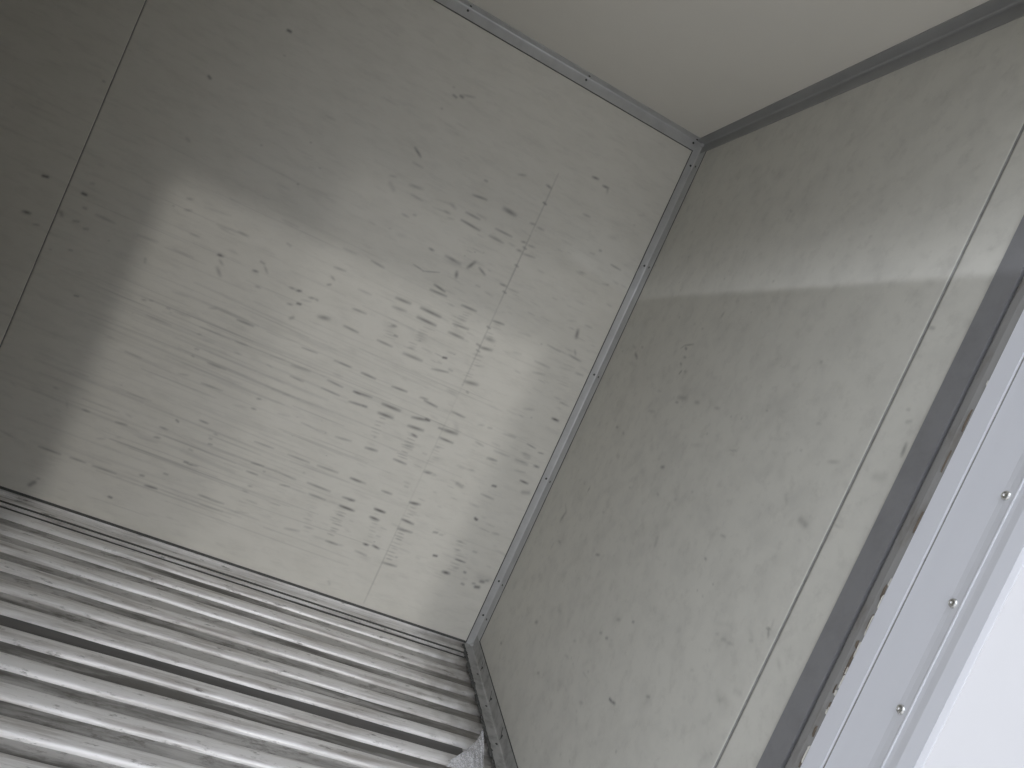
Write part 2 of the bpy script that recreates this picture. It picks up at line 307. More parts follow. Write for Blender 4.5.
(-0.391,0.316,-0.353,0.314,0.62,3.6),(-0.391,0.285,-0.346,0.287,0.52,3.6),(-0.391,0.376,-0.366,0.38,0.42,3.6),(-0.58,0.17,-0.547,0.17,0.52,3.6),(-0.547,0.17,-0.528,0.173,0.2,3.6),(-0.47,0.201,-0.457,0.201,0.8,3.6),
(-0.441,0.206,-0.421,0.202,0.7,3.6),(-0.485,0.171,-0.448,0.168,0.32,3.6),(-0.389,0.165,-0.347,0.167,0.52,3.7),(-0.768,0.145,-0.682,0.146,0.2,2.5),(-0.682,0.146,-0.478,0.141,0.13,2.1),(-0.71,0.164,-0.668,0.17,0.27,3.6),
(-0.658,0.189,-0.632,0.191,0.2,3.6),(-0.623,0.171,-0.583,0.171,0.15,3.6),(-0.522,0.051,-0.516,0.043,0.15,3.7),(-0.281,0.313,-0.27,0.315,0.4,3.6),(-0.259,0.313,-0.251,0.314,0.2,3.6),(-0.249,0.242,-0.24,0.243,0.75,3.7),
(-0.198,0.202,-0.179,0.203,0.8,5.1),(-0.177,0.255,-0.144,0.255,0.6,2.7),(-0.195,0.314,-0.182,0.315,0.25,3.7),(-0.19,0.283,-0.177,0.286,0.2,3.7),(-0.174,0.401,-0.168,0.401,0.6,3.6),(-0.068,0.214,-0.06,0.215,0.5,5.1),
(-0.077,0.191,-0.067,0.193,0.65,5.2),(-0.09,0.199,-0.085,0.2,0.35,3.8),(-0.124,0.186,-0.118,0.185,0.4,3.8),(-0.052,0.223,-0.047,0.224,0.3,3.8),(-0.133,0.225,-0.129,0.224,0.5,3.7),(-0.101,0.378,-0.079,0.38,0.25,3.7),
(-0.133,0.299,-0.124,0.299,0.2,3.7),(-0.172,0.225,-0.157,0.228,0.2,3.7),(-0.075,0.223,-0.049,0.227,0.15,15.4),(-1.555,0.847,-1.547,0.847,0.7,3.7),(-1.539,0.813,-1.534,0.813,0.3,3.6),(-1.585,0.776,-1.581,0.771,0.35,5),
(-1.549,0.769,-1.539,0.772,0.3,3.7),(-1.519,0.761,-1.511,0.764,0.25,3.6),(-1.506,0.809,-1.457,0.808,0.27,3.6),(-1.532,0.692,-1.526,0.693,0.3,3.7),(-1.316,0.953,-1.302,0.955,0.3,3.5),(-1.31,0.921,-1.294,0.926,0.27,3.5),
(-1.392,0.804,-1.343,0.807,0.2,3.6),(-1.295,0.807,-1.243,0.808,0.2,3.5),(-1.353,0.752,-1.35,0.742,0.2,3.6),(-1.185,0.844,-1.181,0.845,0.4,3.5),(-1.273,0.867,-1.25,0.868,0.2,3.5),(-1.546,0.881,-1.54,0.883,0.2,3.6),
(-1.477,0.582,-1.469,0.583,0.5,3.6),(-1.32,0.643,-1.31,0.645,0.42,3.6),(-1.301,0.649,-1.295,0.65,0.27,3.5),(-1.293,0.607,-1.226,0.607,0.3,3.6),(-1.253,0.648,-1.246,0.648,0.32,3.5),(-1.306,0.489,-1.263,0.488,0.3,3.6),
(-1.233,0.647,-1.189,0.648,0.2,3.5),(-1.153,0.613,-1.143,0.615,0.32,3.5),(-1.143,0.571,-1.135,0.572,0.37,3.5),(-1.143,0.549,-1.139,0.548,0.37,3.5),(-1.157,0.486,-1.132,0.492,0.27,3.5),(-1.095,0.545,-1.062,0.547,0.2,3.5),
(-1.091,0.485,-1.049,0.486,0.2,3.5),(-1.257,0.697,-1.214,0.7,0.2,3.5),(-1.153,0.635,-1.098,0.636,0.15,3.5),(-1.3,0.385,-1.214,0.383,0.2,2.5),(-1.131,0.603,-1.105,0.605,0.15,3.5),(-1.538,0.296,-1.523,0.288,0.15,3.8),
(-1.438,0.323,-1.426,0.322,0.32,3.7),(-1.484,0.296,-1.394,0.291,0.2,3.8),(-1.359,0.321,-1.261,0.321,0.25,2.5),(-1.394,0.298,-1.385,0.281,0.2,3.7),(-1.348,0.292,-1.331,0.292,0.5,3.7),(-1.258,0.291,-1.229,0.294,0.47,3.7),
(-1.286,0.228,-1.267,0.234,0.25,3.7),(-1.262,0.381,-1.194,0.384,0.25,2.5),(-1.24,0.323,-1.226,0.321,0.25,3.6),(-1.412,0.151,-1.356,0.15,0.55,3.8),(-1.329,0.151,-1.289,0.151,0.52,3.8),(-1.267,0.15,-1.205,0.15,0.57,3.7),
(-1.205,0.15,-1.09,0.15,0.2,3.7),(-1.118,0.147,-1.089,0.148,0.5,3.7),(-1.363,0.174,-1.226,0.171,0.15,3.8),(-1.396,0.039,-1.388,0.05,0.6,7),(-1.385,0.063,-1.381,0.064,0.32,3.8),(-1.198,0.08,-1.19,0.08,0.42,3.8),
(-1.145,0.171,-1.134,0.172,0.37,3.7),(-1.15,0.289,-1.134,0.292,0.3,3.6),(-1.517,0.158,-1.473,0.15,0.2,3.8),(-1.2,0.275,-1.139,0.276,0.15,3.6),(-1.241,0.251,-1.231,0.253,0.2,3.7),(-1.146,0.323,-1.126,0.322,0.5,3.6),
(-1.113,0.358,-1.107,0.355,0.6,3.6),(-1.149,0.29,-1.136,0.291,0.32,3.6),(-1.055,0.382,-1.032,0.381,0.32,3.5),(-1.05,0.291,-1.041,0.29,0.32,3.6),(-1.186,0.272,-1.135,0.276,0.15,3.6),(-1.122,0.324,-0.944,0.288,0.12,2.1),
(-0.944,0.288,-0.879,0.291,0.12,3.6),(-1.048,0.251,-1.039,0.251,0.65,3.6),(-1.036,0.249,-1.025,0.25,0.65,3.6),(-1.025,0.25,-1.01,0.252,0.42,3.6),(-1.086,0.198,-1.077,0.198,0.42,3.6),(-1.122,0.146,-1.087,0.148,0.5,3.7),
(-1.081,0.15,-1.026,0.149,0.35,2.5),(-1.026,0.149,-0.907,0.149,0.35,2.5),(-0.907,0.149,-0.841,0.151,0.2,3.6),(-0.977,0.173,-0.944,0.172,0.37,3.6),(-0.943,0.169,-0.902,0.172,0.27,3.6),(-1.142,0.169,-1.134,0.17,0.3,3.7),
(-1.196,0.08,-1.19,0.079,0.47,3.8),(-1.656,0.847,-1.646,0.849,0.7,3.7),(-1.666,0.739,-1.651,0.741,0.9,5.1),(-1.633,0.718,-1.621,0.722,0.4,3.7),(-0.813,1.367,-0.788,1.351,0.55,3.5),(-0.773,1.555,-0.764,1.553,0.4,3.5),
(-0.754,1.563,-0.747,1.562,0.5,3.6),(-0.749,1.569,-0.715,1.579,0.27,3.6),(-0.605,1.322,-0.561,1.328,0.25,3.5),(-1.25,1.492,-1.243,1.492,0.7,3.6),(-1.386,1.28,-1.381,1.277,0.55,3.6),(-1.071,1.331,-1.047,1.332,0.15,3.5),
(-1.376,1.102,-1.368,1.099,0.2,3.6),(-0.584,0.271,-0.559,0.27,0.26,2.1),(-0.584,0.26,-0.561,0.26,0.34,2.1),(-0.59,0.246,-0.561,0.245,0.26,2.1),(-0.578,0.239,-0.562,0.239,0.17,2.1),(-0.585,0.23,-0.556,0.23,0.33,2.1),
(-0.583,0.215,-0.56,0.215,0.31,2.1),(-0.582,0.207,-0.564,0.207,0.35,2.1),(-0.586,0.194,-0.566,0.193,0.31,2.1),(-0.48,0.304,-0.465,0.304,0.14,2.1),(-0.487,0.291,-0.469,0.291,0.15,2.1),(-0.483,0.281,-0.46,0.281,0.2,2.1),
(-0.474,0.273,-0.458,0.272,0.19,2.1),(-0.477,0.259,-0.459,0.259,0.13,2.1),(-0.472,0.249,-0.451,0.248,0.2,2.1),(-0.469,0.237,-0.453,0.237,0.11,2.1),(-0.469,0.229,-0.452,0.229,0.16,2.1),(-0.476,0.213,-0.448,0.213,0.14,2.1),
(-0.392,0.282,-0.367,0.282,0.31,2.1),(-0.386,0.272,-0.367,0.272,0.35,2.1),(-0.391,0.261,-0.364,0.261,0.33,2.1),(-0.385,0.252,-0.366,0.252,0.4,2.1),(-0.392,0.238,-0.36,0.237,0.21,2.1),(-0.393,0.226,-0.37,0.226,0.22,2.2),
(-0.385,0.219,-0.366,0.219,0.22,2.2),(-0.391,0.206,-0.367,0.206,0.24,2.2),(-0.39,0.194,-0.365,0.193,0.29,2.2),(-0.386,0.182,-0.368,0.182,0.38,2.2),(-0.669,0.252,-0.65,0.252,0.13,2.1),(-0.664,0.239,-0.647,0.239,0.1,2.1),
(-0.667,0.229,-0.652,0.228,0.12,2.1),(-0.672,0.213,-0.645,0.212,0.14,2.1),(-0.663,0.204,-0.644,0.204,0.12,2.1),(-0.661,0.191,-0.639,0.191,0.09,2.1),(-0.657,0.178,-0.637,0.177,0.1,2.1),(-0.784,0.224,-0.753,0.224,0.12,2.1),
(-0.786,0.213,-0.756,0.212,0.06,2.1),(-0.781,0.204,-0.754,0.204,0.08,2.1),(-0.769,0.192,-0.752,0.192,0.11,2.1),(-0.774,0.182,-0.759,0.182,0.14,2.1),(-0.586,0.589,-0.567,0.59,0.29,2),(-0.592,0.575,-0.564,0.576,0.22,2),
(-0.59,0.563,-0.574,0.564,0.25,2),(-0.596,0.551,-0.566,0.552,0.17,2),(-0.591,0.541,-0.566,0.541,0.23,2),(-0.588,0.529,-0.568,0.529,0.17,2),(-0.489,0.579,-0.456,0.58,0.15,2),(-0.483,0.573,-0.456,0.574,0.22,2.1),
(-0.482,0.562,-0.457,0.562,0.28,2.1),(-0.485,0.55,-0.456,0.551,0.33,2.1),(-0.49,0.538,-0.455,0.538,0.3,2.1),(-0.486,0.532,-0.453,0.532,0.28,2.1),(-0.481,0.518,-0.462,0.518,0.33,2.1),(-0.491,0.507,-0.46,0.508,0.33,2.1),
(-0.485,0.499,-0.456,0.5,0.28,2.1),(-0.384,0.6,-0.361,0.6,0.15,2.1),(-0.389,0.582,-0.364,0.583,0.08,2.1),(-0.391,0.573,-0.364,0.574,0.16,2.1),(-0.394,0.559,-0.373,0.559,0.17,2.1),(-0.396,0.549,-0.363,0.55,0.08,2.1),
(-0.385,0.538,-0.365,0.538,0.13,2.1),(-0.398,0.52,-0.373,0.521,0.15,2.1),(-0.577,0.898,-0.541,0.9,0.17,2),(-0.586,0.886,-0.559,0.887,0.16,2),(-0.586,0.877,-0.556,0.879,0.18,2),(-0.587,0.867,-0.556,0.869,0.16,2),
(-0.584,0.86,-0.559,0.862,0.13,2),(-0.585,0.851,-0.564,0.853,0.15,2),(-0.599,0.837,-0.573,0.839,0.23,2),(-0.591,0.83,-0.572,0.831,0.15,2),(-0.606,0.819,-0.568,0.821,0.14,2),(-0.678,0.879,-0.653,0.881,0.11,2),
(-0.679,0.866,-0.655,0.868,0.12,2),(-0.674,0.856,-0.655,0.858,0.2,2),(-0.681,0.84,-0.652,0.842,0.16,2),(-0.672,0.833,-0.645,0.834,0.18,2),(-0.673,0.824,-0.641,0.826,0.15,2),(-0.484,0.991,-0.458,0.993,0.18,2),
(-0.482,0.983,-0.464,0.985,0.19,2),(-0.492,0.974,-0.465,0.975,0.21,2),(-0.493,0.966,-0.464,0.968,0.17,2),(-0.503,0.952,-0.471,0.954,0.18,2),(-0.391,0.374,-0.367,0.374,0.28,2.1),(-0.383,0.363,-0.367,0.363,0.24,2.1),
(-0.387,0.351,-0.358,0.351,0.16,2.1),(-0.383,0.34,-0.364,0.34,0.26,2.1),(-0.394,0.33,-0.372,0.33,0.17,2.1),(-0.388,0.318,-0.366,0.318,0.2,2.1),(-0.381,0.997,-0.361,0.998,0.19,2),(-0.386,0.985,-0.355,0.988,0.12,2),
(-0.391,0.964,-0.371,0.965,0.2,2),(-0.382,0.955,-0.367,0.956,0.19,2),(-0.403,0.885,-0.373,0.886,0.19,2),(-0.398,0.872,-0.372,0.874,0.17,2),(-0.39,0.863,-0.374,0.864,0.11,2),(-0.391,0.854,-0.369,0.856,0.16,2),
(-0.394,0.839,-0.378,0.839,0.12,2),(-0.398,0.822,-0.376,0.823,0.18,2),(-0.402,0.813,-0.375,0.815,0.18,2),(-0.783,0.276,-0.754,0.275,0.09,2.1),(-0.776,0.265,-0.753,0.265,0.13,2.1),(-0.784,0.249,-0.757,0.248,0.13,2.1),
(-0.783,0.236,-0.758,0.235,0.12,2.1),(-0.778,0.223,-0.751,0.223,0.19,2.1),(-0.775,0.21,-0.755,0.21,0.15,2.1),(-0.681,0.288,-0.666,0.288,0.09,2.1),(-0.678,0.281,-0.658,0.281,0.09,2.1),(-0.685,0.269,-0.655,0.269,0.08,2.1),
(-0.675,0.258,-0.646,0.257,0.08,2.1),(-0.676,0.245,-0.661,0.245,0.08,2.1),(-0.676,0.232,-0.648,0.232,0.1,2.1),(-0.662,0.225,-0.646,0.225,0.1,2.1),(-0.667,0.214,-0.647,0.214,0.11,2.1),(-0.591,0.28,-0.567,0.279,0.12,2.1),
(-0.598,0.268,-0.571,0.267,0.14,2.1),(-0.591,0.262,-0.566,0.262,0.12,2.1),(-0.599,0.246,-0.58,0.246,0.16,2.1),(-0.598,0.238,-0.579,0.237,0.18,2.1),(-0.872,0.242,-0.855,0.242,0.08,2.1),(-0.872,0.229,-0.847,0.229,0.14,2.1),
(-0.876,0.22,-0.846,0.22,0.08,2.1),(-0.86,0.207,-0.845,0.207,0.14,2.1),(-0.865,0.196,-0.843,0.196,0.1,2.1),(-0.862,0.186,-0.842,0.186,0.16,2.1),(-0.862,0.173,-0.846,0.172,0.08,2.1),(-0.129,0.987,-0.085,0.99,0.06,2.1),
(-0.122,0.974,-0.083,0.977,0.12,2.1),(-0.129,0.96,-0.091,0.963,0.11,2.1),(-0.121,0.944,-0.096,0.946,0.07,2.1),(-0.11,0.936,-0.083,0.937,0.1,2.1),(-0.122,0.919,-0.08,0.921,0.11,2.1),(-0.11,0.911,-0.076,0.913,0.1,2.1),
(-0.108,0.897,-0.078,0.899,0.07,2.1),(-0.119,0.676,-0.097,0.676,0.09,2.1),(-0.128,0.658,-0.098,0.659,0.16,2.1),(-0.112,0.645,-0.092,0.646,0.13,2.1),(-0.114,0.633,-0.095,0.633,0.13,2.1),(-0.11,0.623,-0.086,0.624,0.15,2.1),
(-0.201,0.313,-0.167,0.313,0.21,2.2),(-0.196,0.303,-0.173,0.303,0.17,2.2),(-0.198,0.286,-0.177,0.286,0.2,2.2),(-0.192,0.277,-0.161,0.277,0.11,2.2),(-0.187,0.268,-0.166,0.268,0.14,2.2),(-0.184,0.254,-0.157,0.253,0.13,2.2),
(-0.188,0.24,-0.159,0.24,0.22,2.2),(-0.186,0.23,-0.157,0.23,0.19,2.2),(-0.19,0.217,-0.159,0.217,0.17,2.2)]
MARKS_B = [(-0.21,1.086,-0.238,1.074,0.6,4.5),(-0.469,1.125,-0.486,1.135,0.4,1.9),(-0.486,1.135,-0.526,1.141,0.5,2.1),(-0.492,1.129,-0.504,1.125,0.65,2.9),(-0.506,1.105,-0.518,1.104,0.5,2.9),(-0.505,1.087,-0.511,1.085,0.45,2.8),
(-0.523,1.062,-0.527,1.068,0.55,2.8),(-0.542,1.07,-0.551,1.069,0.3,2.8),(-0.569,1.005,-0.612,1.008,0.4,5.6),(-0.569,0.992,-0.582,0.992,0.45,2.7),(-0.655,1.007,-0.673,1.008,0.35,4.2),(-0.743,1.009,-0.762,1.01,0.3,3.4),
(-0.595,1.217,-0.599,1.23,0.35,3.7),(-0.478,1.195,-0.489,1.194,0.2,2.9),(-0.454,0.946,-0.489,0.95,0.2,4),(-0.453,1.004,-0.472,1.004,0.2,2.9),(-0.563,1.029,-0.605,1.02,0.15,8.8),(-0.233,1.109,-0.246,1.107,0.3,3.3),
(-0.167,1.108,-0.2,1.101,0.2,3.4),(-0.191,1.054,-0.254,1.051,0.12,6),(-0.31,0.869,-0.324,0.87,0.5,3.1),(-0.365,0.866,-0.379,0.861,0.32,3.1),(-0.639,0.838,-0.653,0.841,0.6,3.6),(-0.675,0.782,-0.684,0.78,0.32,2.6),
(-0.32,0.672,-0.321,0.684,0.5,3.1),(-0.23,0.547,-0.239,0.576,0.55,5.3),(-0.281,0.501,-0.299,0.502,0.37,3.3),(-0.253,0.464,-0.254,0.484,0.2,3.3),(-0.527,0.564,-0.547,0.57,0.55,2.9),(-0.761,0.687,-0.757,0.701,0.25,5.7),
(-0.954,0.787,-0.969,0.789,0.37,2.2),(-0.941,0.733,-0.945,0.733,0.5,2.2),(-0.862,0.938,-0.887,0.943,0.3,1.6),(-0.725,0.915,-0.761,0.924,0.15,4.6),(-0.395,0.804,-0.408,0.801,0.2,5.5),(-0.46,0.658,-0.472,0.66,0.25,2.9),
(-0.536,0.753,-0.548,0.754,0.2,2.8),(-0.211,0.595,-0.248,0.576,0.2,3.3),(-0.269,0.683,-0.281,0.681,0.2,3.2),(-0.742,0.811,-0.759,0.798,0.13,6.8),(-0.554,0.867,-0.563,0.864,0.12,7.5),(-0.56,0.805,-0.573,0.804,0.12,7.5),
(-0.461,0.687,-0.476,0.681,0.12,8),(-1.125,0.985,-1.146,0.99,0.32,3.1),(-1.125,0.882,-1.14,0.879,0.38,5.4),(-1.069,0.905,-1.079,0.896,0.2,3.7),(-1.225,0.989,-1.237,0.99,0.2,6.7),(-1.193,0.899,-1.205,0.9,0.2,1.9),
(-0.967,0.988,-1.009,0.995,0.1,3),(-1.06,1.039,-1.072,1.04,0.2,2.1),(-0.369,0.289,-0.384,0.296,0.5,4.4),(-0.75,0.502,-0.762,0.507,0.37,3.5),(-0.809,0.528,-0.814,0.53,0.55,2.5),(-0.708,0.446,-0.715,0.449,0.37,2.7),
(-0.74,0.451,-0.747,0.454,0.5,2.6),(-0.854,0.377,-0.862,0.378,0.9,2.5),(-0.865,0.378,-0.878,0.383,0.9,2.5),(-0.96,0.454,-0.97,0.459,0.55,2.3),(-0.512,0.222,-0.521,0.226,0.37,3.1),(-0.756,0.303,-0.769,0.309,0.3,2.7),
(-0.209,0.132,-0.217,0.134,0.4,3.6),(-0.603,0.328,-0.628,0.333,0.2,2.9),(-0.713,0.35,-0.742,0.353,0.2,1.7),(-0.464,0.377,-0.488,0.381,0.2,5.5),(-0.612,0.371,-0.624,0.376,0.25,2.8),(-1.161,0.708,-1.169,0.71,0.6,1.9),
(-1.166,0.708,-1.172,0.698,0.5,1.9),(-1.167,0.725,-1.17,0.71,0.2,1.9),(-1.21,0.682,-1.22,0.673,0.2,3.5),(-1.059,0.641,-1.067,0.644,0.25,2.1),(-1.08,0.642,-1.087,0.645,0.27,2.8),(-1.093,0.644,-1.111,0.649,0.27,2.1),
(-1.139,0.674,-1.145,0.676,0.2,2),(-1.13,0.567,-1.152,0.57,0.13,8.4),(-1.041,0.56,-1.049,0.564,0.2,2.2),(-1.046,0.653,-1.097,0.678,0.1,3.8),(-1.128,0.687,-1.144,0.679,0.12,3.6),(-1.158,0.596,-1.17,0.599,0.15,4.5),
(-1.251,1.029,-1.249,1.047,0.65,2.5),(-1.233,1.078,-1.239,1.08,0.3,2.5),(-1.195,1.224,-1.202,1.223,0.37,2.6),(-0.677,1.481,-0.684,1.477,0.2,2.7),(-0.974,1.391,-0.977,1.391,0.15,2.3)]


# ------------------------------------------------------------------ walls with their scuffs
def wear_grid(us, vs, marks, seams, seed, streaks):
    """wear value for every grid node of a wall laid out in (u, z)"""
    U = us[None, :]; V = vs[:, None]
    W = np.zeros((len(vs), len(us)))

    def stroke(x0, z0, x1, z1, d, wmm):
        r = max(wmm * 1.15, 1.6) / 1000.0
        pad = r * 3
        i0, i1 = np.searchsorted(us, [min(x0, x1) - pad, max(x0, x1) + pad])
        j0, j1 = np.searchsorted(vs, [min(z0, z1) - pad, max(z0, z1) + pad])
        if i1 <= i0 or j1 <= j0:
            return
        u = us[None, i0:i1]; v = vs[j0:j1, None]
        dx, dz = x1 - x0, z1 - z0
        l2 = dx * dx + dz * dz + 1e-9
        t = np.clip(((u - x0) * dx + (v - z0) * dz) / l2, 0, 1)
        q = np.hypot(u - x0 - t * dx, v - z0 - t * dz) / r
        taper = 0.55 + 0.45 * np.sin(np.clip(t, 0.0, 1) * math.pi) if l2 > (3 * r) ** 2 else 1.0
        a = d * taper * np.exp(-q ** 2)
        W[j0:j1, i0:i1] = 1 - (1 - W[j0:j1, i0:i1]) * (1 - a)

    for k in marks:
        stroke(*k)
    rs = np.random.RandomState(seed)
    for (n, u0, u1, z0, z1, l0, l1, d, wmm, slope) in streaks:
        for _ in range(n):
            u = rs.uniform(u0, u1); z = rs.uniform(z0, z1); l = rs.uniform(l0, l1)
            s = slope + rs.uniform(-.02, .02)
            stroke(u, z, u + l, z + l * s, d * rs.uniform(.3, 1.3), wmm * rs.uniform(.6, 1.3))
    return np.clip(W, 0, 1)


def panel_wall(name, axis, u0, u1, seams, half, marks, streaks, seed, fine_from, material, step=0.0026, thick=0.03):
    """wall of butted panels: a fine grid sheet with real grooves at the panel joints and a solid backing"""
    us = list(np.arange(fine_from, u1 + 1e-6, step))
    if us[-1] < u1 - 1e-4: us.append(u1)
    if fine_from > u0 + 0.01:
        us = list(np.arange(u0, fine_from - 0.01, 0.05)) + us
    us = [u for u in us if all(abs(u - s) > half + step * .6 for s in seams)]
    for s in seams:
        us += [s - half - .0006, s - half, s + half, s + half + .0006]
    us = np.array(sorted(us))
    vs = np.linspace(0.0, H, int(H / step) + 1)
    vs = np.concatenate([[-0.04], vs])
    W = wear_grid(us, vs, marks, seams, seed, streaks)
    nu, nv = len(us), len(vs)
    UU, VV = np.meshgrid(us, vs)
    dep = np.zeros_like(UU)
    for s in seams:
        dep[np.abs(UU - s) <= half + 1e-5] = 0.0015
    co = np.zeros((nu * nv, 3), dtype=np.float32)
    if axis == 'y':      # wall in the x-z plane at y=0, depth towards +y
        co[:, 0] = UU.ravel(); co[:, 1] = dep.ravel(); co[:, 2] = VV.ravel()
    else:                # wall in the y-z plane at x=0, depth towards +x
        co[:, 1] = UU.ravel(); co[:, 0] = dep.ravel(); co[:, 2] = VV.ravel()
    idx = np.arange(nu * nv).reshape(nv, nu)
    a = idx[:-1, :-1].ravel(); b = idx[:-1, 1:].ravel(); c_ = idx[1:, 1:].ravel(); d = idx[1:, :-1].ravel()
    quads = np.stack([a, b, c_, d], 1) if axis == 'y' else np.stack([a, d, c_, b], 1)
    nf = len(quads)
    fm = np.zeros(nf, dtype=np.int32)
    mid = (UU[:-1, :-1] + UU[:-1, 1:]).ravel() / 2
    for s in seams:
        fm[np.abs(mid - s) < half + .0007] = 1
    # solid backing: 8 more vertices, 5 more faces round the back
    if axis == 'y':
        ext = [(u0, 0, -.04), (u1 + .03, 0, -.04), (u1 + .03, 0, H), (u0, 0, H)]
        bk = [(x, thick + .02, z) for x, _, z in ext]
        ext = [(x, .006, z) for x, _, z in ext]
    else:
        ext = [(0, u0, -.04), (0, u1, -.04), (0, u1, H), (0, u0, H)]
        bk = [(thick + .02, y, z) for _, y, z in ext]
        ext = [(.006, y, z) for _, y, z in ext]
    base = nu * nv
    co = np.concatenate([co, np.array(ext + bk, dtype=np.float32)])
    q2 = [(0, 3, 2, 1), (4, 5, 6, 7), (0, 1, 5, 4), (1, 2, 6, 5), (2, 3, 7, 6), (3, 0, 4, 7)]
    quads = np.concatenate([quads, np.array(q2) + base])
    fm = np.concatenate([fm, np.ones(6, dtype=np.int32)])
    me = bpy.data.meshes.new(name)
    me.vertices.add(len(co)); me.vertices.foreach_set('co', co.ravel())
    me.loops.add(quads.size); me.loops.foreach_set('vertex_index', quads.astype(np.int32).ravel())
    me.polygons.add(len(quads)); me.polygons.foreach_set('loop_start', np.arange(0, quads.size, 4, dtype=np.int32))
    me.polygons.foreach_set('material_index', fm)
    me.update(calc_edges=True)
    at = me.attributes.new('wear', 'FLOAT', 'POINT')
    at.data.foreach_set('value', np.concatenate([W.ravel(), np.zeros(8)]).astype(np.float32))
    o = link(name, me, [M[material], M['seam']])
    return struct(o)


# (count, u0, u1, z0, z1, len0, len1, dark, width mm, slope)
MARKS_A += [(-.3924, 1.29, -.3924, 1.50, .32, 1.6), (-.3924, 1.06, -.3924, 1.29, .42, 1.7), (-.3924, .78, -.3924, 1.06, .28, 1.6),
            (-.3925, .30, -.3925, .78, .12, 1.6), (-.3925, .02, -.3925, .22, .34, 1.6), (-.3925, .22, -.3925, .30, .2, 1.6)]
for zz, dd in ((1.40, .5), (1.25, .35), (1.19, .4), (1.10, .4), (.98, .4), (.9, .35)):
    MARKS_A.append((-.397, zz, -.388, zz - .002, dd, 3.0))
SA = [(90, -1.9, -.25, .25, 1.15, .05, .45, .07, 2.2, -.012),
      (60, -1.55, -.9, .15, .75, .08, .5, .12, 3.0, -.01),
      (260, -1.9, -.05, .05, 1.5, .008, .05, .07, 2.6, -.03),
      (160, -.6, -.05, .15, 1.3, .008, .04, .14, 2.8, -.05),
      (60, -2.0, -.05, .1, 1.7, .001, .004, .25, 2.0, 0)]
SB = [(220, -1.2, -.05, .05, 1.7, .002, .015, .06, 6.0, .5),
      (160, -1.2, -.05, .05, 1.1, .002, .02, .05, 9.0, -1.5),
      (70, -1.24, -.05, .05, 1.7, .001, .003, .22, 2.2, 0)]
MARKS_A = [(a, b, c, d, k * (.75 if a < -.72 and b < .75 else 1), w_ * (.75 if a < -.72 and b < .75 else .95)) for a, b, c, d, k, w_ in MARKS_A]
SA += [(46, -1.5, -.7, .06, .7, .12, .6, .16, 1.7, .0), (30, -1.6, -.5, .3, 1.0, .1, .5, .12, 1.7, .0)]
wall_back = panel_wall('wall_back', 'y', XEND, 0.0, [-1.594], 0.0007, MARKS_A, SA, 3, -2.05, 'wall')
MARKS_B = [(a, b, c, d, k * .85, w_) for a, b, c, d, k, w_ in MARKS_B]
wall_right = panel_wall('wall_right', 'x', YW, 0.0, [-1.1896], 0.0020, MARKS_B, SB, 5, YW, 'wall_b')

bm = bmesh.new(); box(bm, XEND, 0.05, YO, 0.05, H, H + 0.05)
struct(obj('ceiling', bm, M['ceiling']))
bm = bmesh.new(); box(bm, XEND - .05, XEND, YO, 0.05, -.08, H + .05)
struct(obj('wall_left', bm, M['wall_plain']))
# door-side wall: the part left of the opening and the header over it
bm = bmesh.new()
box(bm, XEND, XL, YO, YW, -.08, H)
box(bm, XL, 0.0, YO, YW, ZH, H)
struct(obj('wall_front', bm, M['wall_plain']))

# ------------------------------------------------------------------ ribbed aluminium floor
bm = bmesh.new(); box(bm, XEND, 0.05, YO, 0.05, -.08, -.0105)
floor = struct(obj('floor', bm, M['valley']))
RP = [(-.0225, -.018), (-.0215, -.012), (-.0200, -.0065), (-.0175, -.0028), (-.014, -.0009), (-.009, -.0001), (0, 0), (.009, -.0003), (.014, -.0014), (.0175, -.0036), (.0195, -.008), (.0205, -.013), (.0210, -.018)]
rng = random.Random(4)
y = -0.113
k = 0
while y > YW + .01:
    bm = bmesh.new()
    x1 = -0.034 + rng.uniform(-.002, .002)
    n = 60
    # swept in many short steps so the worn edges wander a little
    rings = []
    ph = [rng.uniform(0, 6.28) for _ in range(4)]
    for i in range(n + 1):
        x = -2.6 + (x1 + 2.6) * i / n
        wob = .0007 * math.sin(x * 7 + ph[0]) + .0005 * math.sin(x * 19 + ph[1])
        dz = .0006 * math.sin(x * 5 + ph[2])
        rings.append([bm.verts.new((x, y + p[0] + wob, min(0.0005, p[1] + dz) if p[1] > -.015 else p[1])) for p in RP])
    for a, b in zip(rings[:-1], rings[1:]):
        for j in range(len(RP) - 1):
            bm.faces.new((a[j], a[j + 1], b[j + 1], b[j]))
        bm.faces.new((a[-1], a[0], b[0], b[-1]))
    bm.faces.new(rings[0]); bm.faces.new(rings[-1][::-1])
    r = obj('floor_rib', bm, M['rib'], floor, smooth=True)
    y -= 0.0803
    k += 1
bm = bmesh.new(); box(bm, -2.6, -.11, -.5735, -.5325, -.0106, -.0099)  # dark strip along the bottom of one floor channel
obj('dark_channel_strip', bm, M['channel_strip'], floor)
